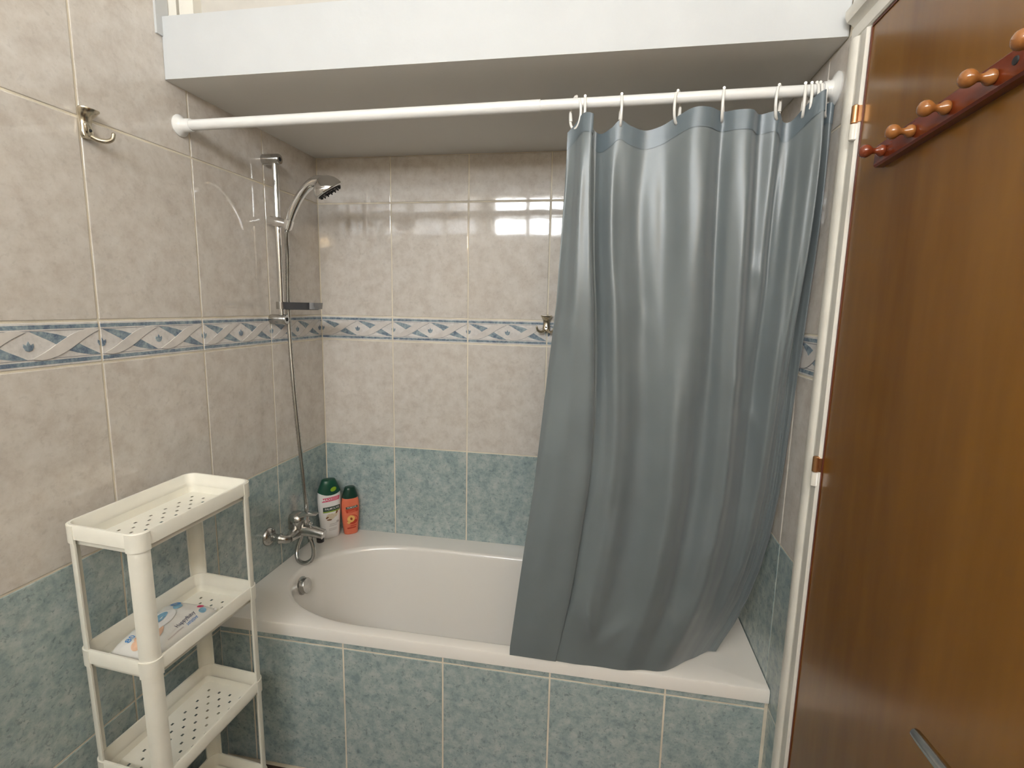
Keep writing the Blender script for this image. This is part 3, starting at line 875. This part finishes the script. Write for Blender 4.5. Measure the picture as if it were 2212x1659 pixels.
MB().lathe([(0.026, 0.0), (0.0290, 0.004), (0.0295, 0.022), (0.0315, 0.025), (0.0318, 0.040), (0.0295, 0.052), (0.022, 0.060), (0.010, 0.064), (0.0005, 0.065)], mp_(BX - 0.004, SY, BZ + 0.008), (0.10, 0, 1), 28).build('cartridge_cap', M['satin'], mx, 45)
lv = []
for t in range(9):
    u = t / 8
    x = BX - 0.012 + 0.088 * u
    z = 0.657 + 0.012 * math.sin(PI * u * 0.6) + 0.008 * u
    hw = 0.027 * (1 - 0.55 * u); ht = 0.013 * (1 - 0.68 * u)
    lv.append([mp_(x + 0.003 * math.sin(a), SY + hw * math.cos(a), z + ht * math.sin(a)) for a in [2 * PI * k / 16 for k in range(16)]])
MB().rings(lv).build('lever', M['satin'], mx, 60)
MB().lathe([(0.004, 0), (0.004, 0.014), (0.0065, 0.016), (0.0075, 0.021), (0.0055, 0.026), (0.0005, 0.027)], mp_(0.114, SY, BZ + 0.014), n=14).build('diverter_knob', M['chrome'], mx, True)
MB().lathe([(0.011, 0), (0.011, 0.012), (0.014, 0.018)], mp_(0.112, SY, 0.584), n=16).build('hose_outlet', M['satin'], mx, 40)

# ------------------------------------------------------------------ robe hooks
def make_hook(label, loc, rz):
    h = thing('robe_hook', label, 'hook', loc, rz, 'metal double hooks')
    # profile along z: back plate hugging the wall, flared lip on top
    secs = []
    for z, hw, f0, f1 in ((-0.028, 0.0075, 0, 0.008), (-0.024, 0.0105, 0, 0.014), (-0.012, 0.0100, 0, 0.013), (0.002, 0.0085, 0, 0.0105), (0.014, 0.0100, 0, 0.012), (0.024, 0.0130, 0, 0.019), (0.030, 0.0155, 0, 0.026), (0.033, 0.0150, 0.003, 0.026), (0.034, 0.011, 0.006, 0.020)):
        hw *= 1.35; f1 *= 1.25
        secs.append([(hw * math.cos(a), -(f0 + (f1 - f0) * (0.5 + 0.5 * math.sin(a))), z - 0.004 * (0.5 + 0.5 * math.sin(a)) * (1 if z > 0.02 else 0)) for a in [2 * PI * k / 18 for k in range(18)]])
    MB().rings(secs).build('hook_body', M['nickel'], h, 60)
    for s_ in (-1, 1):
        pts = catmull([(0.0, -0.009, -0.020), (s_ * 0.010, -0.020, -0.027), (s_ * 0.020, -0.031, -0.028), (s_ * 0.028, -0.038, -0.022), (s_ * 0.031, -0.040, -0.011)], 6)
        MB().tube(pts, [0.0062 - 0.0026 * i / len(pts) for i in range(len(pts))], 12).lathe([(0.0005, -0.004), (0.003, -0.003), (0.0042, 0), (0.003, 0.003), (0.0005, 0.004)], pts[-1], n=10).build('prong', M['nickel'], h, 60)
    MB().lathe([(0.0005, 0), (0.003, 0), (0.003, 0.0015), (0.0005, 0.0015)], (0, -0.0165, -0.012), (0, -1, 0.05), 10).build('screw_hole', M['darkhole'], h)
    return h
make_hook('nickel double robe hook on the left wall above the border', (0, -0.910, 1.770), PI / 2)
make_hook('nickel double robe hook on the border band beside the curtain', (0.895, -0.0015, 1.350), 0)

# ------------------------------------------------------------------ bottles
def bottle(name, label, loc, rz, body, cap, n_exp, bm_, cm_, tilt=(0, 0)):
    t = thing(name, label, 'bottle', loc, rz)
    t.rotation_euler = (tilt[0], tilt[1], rz)
    NS = 40
    def sec(a, b, z, sag=0.0):
        pts = []
        for k in range(NS):
            an = 2 * PI * k / NS
            c, s_ = math.cos(an), math.sin(an)
            x = a * math.copysign(abs(c) ** (2 / n_exp), c)
            y = b * math.copysign(abs(s_) ** (2 / n_exp), s_)
            pts.append((x, y, z - sag * (1 - (x / a) ** 2)))
        return pts
    MB().rings([sec(a, b, z) for z, a, b in catmull(body, 4)]).build('bottle_body', bm_, t, 60)
    MB().rings([sec(a, b, z, sg) for z, a, b, sg in cap]).build('cap', cm_, t, 40)
    btab = [(z, a) for z, a, b in body]; dtab = [(z, b) for z, a, b in body]
    fine = catmull(body, 8)
    btab = [(p[0], p[1]) for p in fine]; dtab = [(p[0], p[2]) for p in fine]
    def surf(x, z, o_=0.0006):
        a, b = interp(btab, z), interp(dtab, z)
        q = min(0.985, abs(x) / a)
        return (x, -(b * (1 - q ** n_exp) ** (1 / n_exp)) - o_, z)
    return t, surf

def patch(t, surf, name, m_, fn, nx=10, nz=3, o_=0.0006):
    mb = MB()
    for j in range(nz + 1):
        for i in range(nx + 1):
            x, z = fn(i / nx, j / nz)
            mb.v.append(surf(x, z, o_))
    for j in range(nz):
        for i in range(nx):
            k = j * (nx + 1) + i
            mb.f.append((k, k + 1, k + nx + 2, k + nx + 1)); mb.mi.append(0)
    return mb.build(name, m_, t, fixn=False)

def rect_fn(x0, x1, z0, z1, slope=0.0):
    return lambda a, b: (x0 + (x1 - x0) * a, z0 + (z1 - z0) * b + slope * (x0 + (x1 - x0) * a))

def ellipse(t, surf, name, m_, cx, cz, rx, rz_, rot=0.0, o_=0.0008, r0=0.0):
    mb = MB()
    n = 24
    rr = [max(r0, 0.001), (1 + r0) / 2, 1.0]
    for r in rr:
        for k in range(n):
            a = 2 * PI * k / n
            x, z = rx * r * math.cos(a), rz_ * r * math.sin(a)
            mb.v.append(surf(cx + x * math.cos(rot) - z * math.sin(rot), cz + x * math.sin(rot) + z * math.cos(rot), o_))
    for j in range(len(rr) - 1):
        for k in range(n):
            q = (k + 1) % n
            mb.f.append((j * n + k, j * n + q, (j + 1) * n + q, (j + 1) * n + k)); mb.mi.append(0)
    return mb.build(name, m_, t, fixn=False)

def print_text(t, surf, txt, size, cx, cz, m_, sx=1.0, rot=0.0, o_=0.0011, name='lettering'):
    vs, fs = text_mesh(txt, size)
    mb = MB()
    for x, y, _ in vs:
        x *= sx
        mb.v.append(surf(cx + x * math.cos(rot) - y * math.sin(rot), cz + x * math.sin(rot) + y * math.cos(rot), o_))
    mb.f = fs
    mb.mi = [0] * len(fs)
    return mb.build(name, m_, t, fixn=False)

bw = [(0.0, 0.031, 0.019), (0.004, 0.0345, 0.022), (0.03, 0.0365, 0.0245), (0.07, 0.039, 0.026), (0.12, 0.0425, 0.027), (0.16, 0.0445, 0.027), (0.185, 0.0440, 0.0265), (0.200, 0.0415, 0.0255), (0.208, 0.036, 0.022)]
cw = [(0.199, 0.0440, 0.0275, 0.012), (0.204, 0.0425, 0.027, 0.008), (0.215, 0.0385, 0.0255, 0.003), (0.232, 0.0315, 0.0225, 0.0), (0.243, 0.0275, 0.0205, 0.0), (0.2475, 0.0250, 0.0185, 0.0005), (0.2495, 0.0200, 0.0150, 0.001)]
b1, s1 = bottle('shower_gel_bottle', 'tall white shower gel bottle with green cap on the tub corner', (0.055, -0.084, ZT + 0.0005), 0.80, bw, cw, 2.5, M['bodywhite'], M['capgreen'])
b1.scale = (1, 1, 0.962)
patch(b1, s1, 'pink_banner', M['pink'], lambda a, b: (-0.034 + 0.066 * a + 0.004 * b, 0.160 + 0.017 * b + 0.004 * a), 14)
print_text(b1, s1, 'MAXI', 0.0150, -0.0155, 0.1695, M['white'], 1.0, 0.06)
for k in range(3):
    patch(b1, s1, 'small_print', M['pinkpale'], rect_fn(0.002, 0.029, 0.1655 + 0.004 * k, 0.1677 + 0.004 * k, 0.06), 8, 1, 0.0010)
patch(b1, s1, 'brand_band', M['label_dk'], rect_fn(-0.031, 0.036, 0.121, 0.139, 0.04), 14)
print_text(b1, s1, 'PALMOLIVE', 0.0135, 0.003, 0.1302, M['white'], 0.82, 0.04)
patch(b1, s1, 'olive_stripe', M['limestripe'], rect_fn(-0.031, 0.036, 0.1155, 0.1208, 0.04), 14)
for cx, cz, rx, rz_, ro, m_ in ((0.000, 0.096, 0.014, 0.0125, 0.3, 'almond'), (-0.011, 0.102, 0.009, 0.006, 0.5, 'almond'), (0.016, 0.101, 0.008, 0.009, -0.5, 'almond'), (-0.017, 0.093, 0.006, 0.0035, 0.6, 'brown'), (-0.009, 0.083, 0.010, 0.003, -0.1, 'brown'), (0.021, 0.112, 0.004, 0.007, -0.4, 'brown'), (0.024, 0.070, 0.006, 0.005, 0.0, 'greytext')):
    ellipse(b1, s1, 'printed_almond', M[m_], cx, cz, rx, rz_, ro, 0.0008 + 0.0002 * (m_ == 'brown'))
for k, (z, x0, x1) in enumerate(((0.062, -0.008, 0.022), (0.055, -0.010, 0.022), (0.042, -0.012, 0.020), (0.036, -0.012, 0.018))):
    patch(b1, s1, 'small_print', M['greytext'], rect_fn(x0, x1, z, z + 0.0022, 0.04), 8, 1, 0.0008)
ctab = [(p[0], p[1]) for p in cw]; cdt = [(p[0], p[2]) for p in cw]
def s1c(x, z, o_=0.0008):
    a, b = interp(ctab, z), interp(cdt, z)
    q = min(0.985, abs(x) / a)
    return (x, -(b * (1 - q ** 2.5) ** 0.4) - o_ - 0.0006, z)
ellipse(b1, s1c, 'lime_oval', M['lime'], 0.010, 0.2115, 0.0125, 0.0085, 0.35, 0.0012)

bo = [(0.0, 0.0245, 0.016), (0.004, 0.0275, 0.0185), (0.025, 0.0295, 0.0205), (0.06, 0.0325, 0.0215), (0.10, 0.0350, 0.0225), (0.13, 0.0345, 0.0220), (0.148, 0.0315, 0.0210), (0.156, 0.0265, 0.0185)]
co = [(0.1535, 0.0300, 0.0215, 0.001), (0.160, 0.0298, 0.0213, 0.0), (0.172, 0.0265, 0.0200, 0), (0.188, 0.0215, 0.0175, 0), (0.195, 0.0195, 0.0160, 0), (0.197, 0.0165, 0.0135, 0)]
b2, s2 = bottle('shampoo_bottle', 'small orange shampoo bottle with dark cap leaning beside the white bottle', (0.1195, -0.0365, ZT + 0.0005), 0.72, bo, co, 2.5, M['orange'], M['capgreen2'])
patch(b2, s2, 'brand_band', M['label_dk'], rect_fn(-0.022, 0.024, 0.111, 0.1205, 0.06), 12)
print_text(b2, s2, 'PALMOLIVE', 0.0088, 0.001, 0.1162, M['white'], 0.85, 0.06)
patch(b2, s2, 'red_band', M['redlabel'], lambda a, b: (-0.024 + 0.051 * a + 0.004 * (1 - b) * (1 - a), 0.0935 + 0.014 * b + 0.003 * a), 12)
for k in range(2):
    patch(b2, s2, 'small_print', M['orange'], rect_fn(-0.014, 0.016, 0.0965 + 0.0045 * k, 0.0985 + 0.0045 * k, 0.06), 8, 1, 0.0009)
ellipse(b2, s2, 'printed_splash', M['redlabel'], 0.004, 0.064, 0.021, 0.020, 0, 0.0007, 0.86)
ellipse(b2, s2, 'printed_splash', M['redlabel'], 0.006, 0.054, 0.017, 0.009, 0.2, 0.0007)
ellipse(b2, s2, 'printed_peach', M['peach'], -0.003, 0.068, 0.0148, 0.0150, 0, 0.0009)
ellipse(b2, s2, 'printed_peach', M['peach'], -0.012, 0.053, 0.0065, 0.005, 0, 0.0010)
ellipse(b2, s2, 'printed_stone', M['stone'], -0.002, 0.068, 0.0045, 0.0062, 0.3, 0.0012)
patch(b2, s2, 'small_print', M['redlabel'], rect_fn(-0.006, 0.018, 0.036, 0.040, 0.08), 8, 1)
patch(b2, s2, 'small_print', M['redlabel'], rect_fn(-0.018, 0.016, 0.0265, 0.0325, 0.06), 8, 1)

# ------------------------------------------------------------------ ivory shelf unit
SX0, SX1, SY0, SY1 = 0.042, 0.228, -1.059, -0.747
LV = (0.961, 0.682, 0.408, 0.118)
st = thing('shelf_unit', 'ivory plastic four-tier shelf unit standing beside the bathtub', 'shelf', ((SX0 + SX1) / 2, (SY0 + SY1) / 2, 0.005))
st.rotation_euler = (0.030, 0.018, -0.055)     # stands a little out of plumb
HWx, HWy = (SX1 - SX0) / 2, (SY1 - SY0) / 2
def tray_mesh():
    mb = MB()
    def rr(i, z, r): return rrect(-HWx + i, HWx - i, -HWy + i, HWy - i, max(0.003, r), z, 6)
    mb.rings([rr(0.003, -0.030, 0.022), rr(0.0, -0.031, 0.024), rr(0.0, -0.0015, 0.024), rr(0.0012, 0.0, 0.023), rr(0.0050, 0.0, 0.020), rr(0.0062, -0.0015, 0.019), rr(0.0105, -0.046, 0.014)], False, False)
    mb.rings([rr(0.0145, -0.028, 0.012), rr(0.0150, -0.0475, 0.012)], False, False)
    # perforated floor
    fx, fy = HWx - 0.0108, HWy - 0.0108
    dx, dy, hx, hy = 0.0165, 0.0190, 0.0026, 0.0034
    nx_, ny_ = 3, 6
    gx = [-fx] + [v for i in range(-nx_, nx_ + 1) for v in (i * dx - hx, i * dx + hx)] + [fx]
    gy = [-fy] + [v for j in range(-ny_, ny_ + 1) for v in (j * dy - hy, j * dy + hy)] + [fy]
    b = len(mb.v)
    mb.v += [(x, y, -0.0462) for x in gx for y in gy]
    for i in range(len(gx) - 1):
        for j in range(len(gy) - 1):
            if i % 2 == 1 and j % 2 == 1 and ((i // 2) + (j // 2)) % 2 == 0: continue
            k = b + i * len(gy) + j
            mb.f.append((k, k + len(gy), k + len(gy) + 1, k + 1)); mb.mi.append(0)
    # corner collars
    for sx in (-1, 1):
        for sy in (-1, 1):
            sec = corner_sec(sx, sy, 0.0012, 0.030, 0.004)
            mb.rings([[(x, y, -0.040) for x, y in sec], [(x, y, -0.002) for x, y in sec]])
    return mb.mesh('tray', M['shelf'], 40, fixn=False)
def corner_sec(sx, sy, o_, L_, th):
    """angle-shaped section with rounded outside corner"""
    r = 0.022
    ox, oy = HWx + o_, HWy + o_
    out = [(ox - L_, oy)]
    for k in range(7):
        a = math.radians(90 - 15 * k)
        out.append((ox - r + r * math.cos(a), oy - r + r * math.sin(a)))
    out.append((ox, oy - L_))
    inn = [(ox - th, oy - L_)]
    ri = r - th
    for k in range(7):
        a = math.radians(15 * k)
        inn.append((ox - r + ri * math.cos(a), oy - r + ri * math.sin(a)))
    inn.append((ox - L_, oy - th))
    p = [(sx * x, sy * y) for x, y in out + inn]
    return p if sx * sy > 0 else p[::-1]
tm = tray_mesh()
for z in LV:
    link('tray', tm, st, (0, 0, z))
for i in range(4):
    z1_ = LV[i] - 0.036
    z0_ = LV[i + 1] - 0.002 if i < 3 else 0.0
    for sx in (-1, 1):
        for sy in (-1, 1):
            s0 = corner_sec(sx, sy, -0.0008, 0.027, 0.0035)
            MB().rings([[(x, y, z0_) for x, y in s0], [(x, y, z1_) for x, y in s0]]).build('leg', M['shelf'], st, 40)

# wet wipes packet on the second tray
wp = thing('wipes_packet', 'soft white packet of baby wipes lying on the second shelf tray', 'wipes packet', (0.144, -0.957, LV[1] - 0.0375), 0.05)
wp.rotation_euler = (0.030, 0.018, 0.05)
PA, PB, PH = 0.062, 0.094, 0.038
def ptop(x, y, o_=0.0):
    u, v = min(1, abs(x) / PA), min(1, abs(y) / PB)
    hgt = PH * (1 - u ** 4) ** 0.5 * (1 - v ** 5) ** 0.6
    wr_ = 0.0016 * math.sin(70 * x + 120 * y) * math.sin(90 * y - 50 * x) * (1 - u ** 4) * (1 - v ** 4)
    return (x, y, 0.003 + hgt + wr_ + o_)
mb = MB()
NXp, NYp = 24, 32
def gridpos(i, n): 
    t = -1 + 2 * i / n
    return math.copysign(1 - (1 - abs(t)) ** 1.5, t)
for i in range(NXp + 1):
    for j in range(NYp + 1):
        mb.v.append(ptop(PA * gridpos(i, NXp), PB * gridpos(j, NYp)))
for i in range(NXp):
    for j in range(NYp):
        k = i * (NYp + 1) + j
        mb.f.append((k, k + NYp + 1, k + NYp + 2, k + 1)); mb.mi.append(0)
b = len(mb.v)
mb.add([(-PA * .97, -PB * .97, 0), (PA * .97, -PB * .97, 0), (PA * .97, PB * .97, 0), (-PA * .97, PB * .97, 0)], [(3, 2, 1, 0)])
mb.build('packet_film', M['film'], wp, True, fixn=False)
for s_ in (-1, 1):
    zz = [(x, s_ * (PB - 0.004 + 0.012 * k), 0.0035 + (0.003 if (i % 2) else 0.0) + 0.004 * k) for k in (0, 1) for i, x in enumerate([-0.05 + 0.005 * q for q in range(21)])]
    MB().add(zz, [(q, q + 1, q + 22, q + 21) for q in range(20)]).build('crimped_end', M['film'], wp)
def psurf(x, z, o_=0.0): return ptop(x, z, o_ + 0.0006)
lid = ellipse(wp, psurf, 'resealable_lid', M['white'], -0.010, -0.010, 0.025, 0.046, 0.0, 0.0016)
ellipse(lid, psurf, 'printed_blue_patch', M['ppale'], -0.016, -0.010, 0.013, 0.034, 0.0, 0.0026)
ellipse(wp, psurf, 'printed_skin_patch', M['pskin'], 0.012, -0.045, 0.016, 0.030, 0.4, 0.0010)
ellipse(wp, psurf, 'printed_skin_patch', M['pskin'], 0.000, -0.074, 0.014, 0.011, 0.2, 0.0012)
ellipse(wp, psurf, 'printed_skin_patch', M['pskin'], -0.010, -0.056, 0.007, 0.014, -0.3, 0.0010)
ellipse(wp, psurf, 'printed_drop', M['pblue'], -0.024, 0.060, 0.011, 0.011, 0.0, 0.0012, 0.35)
ellipse(wp, psurf, 'printed_drop', M['ppale'], -0.010, 0.050, 0.009, 0.012, 0.3, 0.0011)
ellipse(wp, psurf, 'printed_mark', M['pred'], 0.036, 0.066, 0.004, 0.008, -0.5, 0.0012)
ellipse(wp, psurf, 'printed_badge', M['ppale'], 0.047, 0.058, 0.006, 0.010, 0.0, 0.0012)
def ptext(txt, sz, cx, cy, m_): return print_text(wp, psurf, txt, sz, cx, cy, m_, 1.0, PI / 2, 0.0016)
ptext('80', 0.019, -0.026, -0.066, M['pblue'])
ptext('HappyBaby', 0.0125, 0.040, 0.012, M['pnavy'])
ptext('sensitive', 0.0095, 0.0505, 0.020, M['pblue'])
patch(wp, psurf, 'small_print', M['greytext'], rect_fn(0.0485, 0.0505, -0.050, -0.005), 1, 10, 0.0012)

# ------------------------------------------------------------------ wall lamp seen as a warm glint in the tiles
lp = thing('wall_lamp', 'small warm globe wall lamp glinting in the tiles by the shower', 'lamp', (W, -2.60, 1.90))
MB().lathe([(0.0005, 0), (0.045, 0), (0.042, 0.012), (0.012, 0.018), (0.010, 0.05), (0.0005, 0.051)], (0, 0, 0.06), (-1, 0, 0), 24).build('lamp_base', M['satin'], lp, 40)
MB().lathe([(0.0005, -0.05), (0.025, -0.043), (0.043, -0.025), (0.05, 0), (0.043, 0.025), (0.025, 0.043), (0.0005, 0.05)], (-0.09, 0, 0.06), n=24).build('globe', M['bulb'], lp, True)
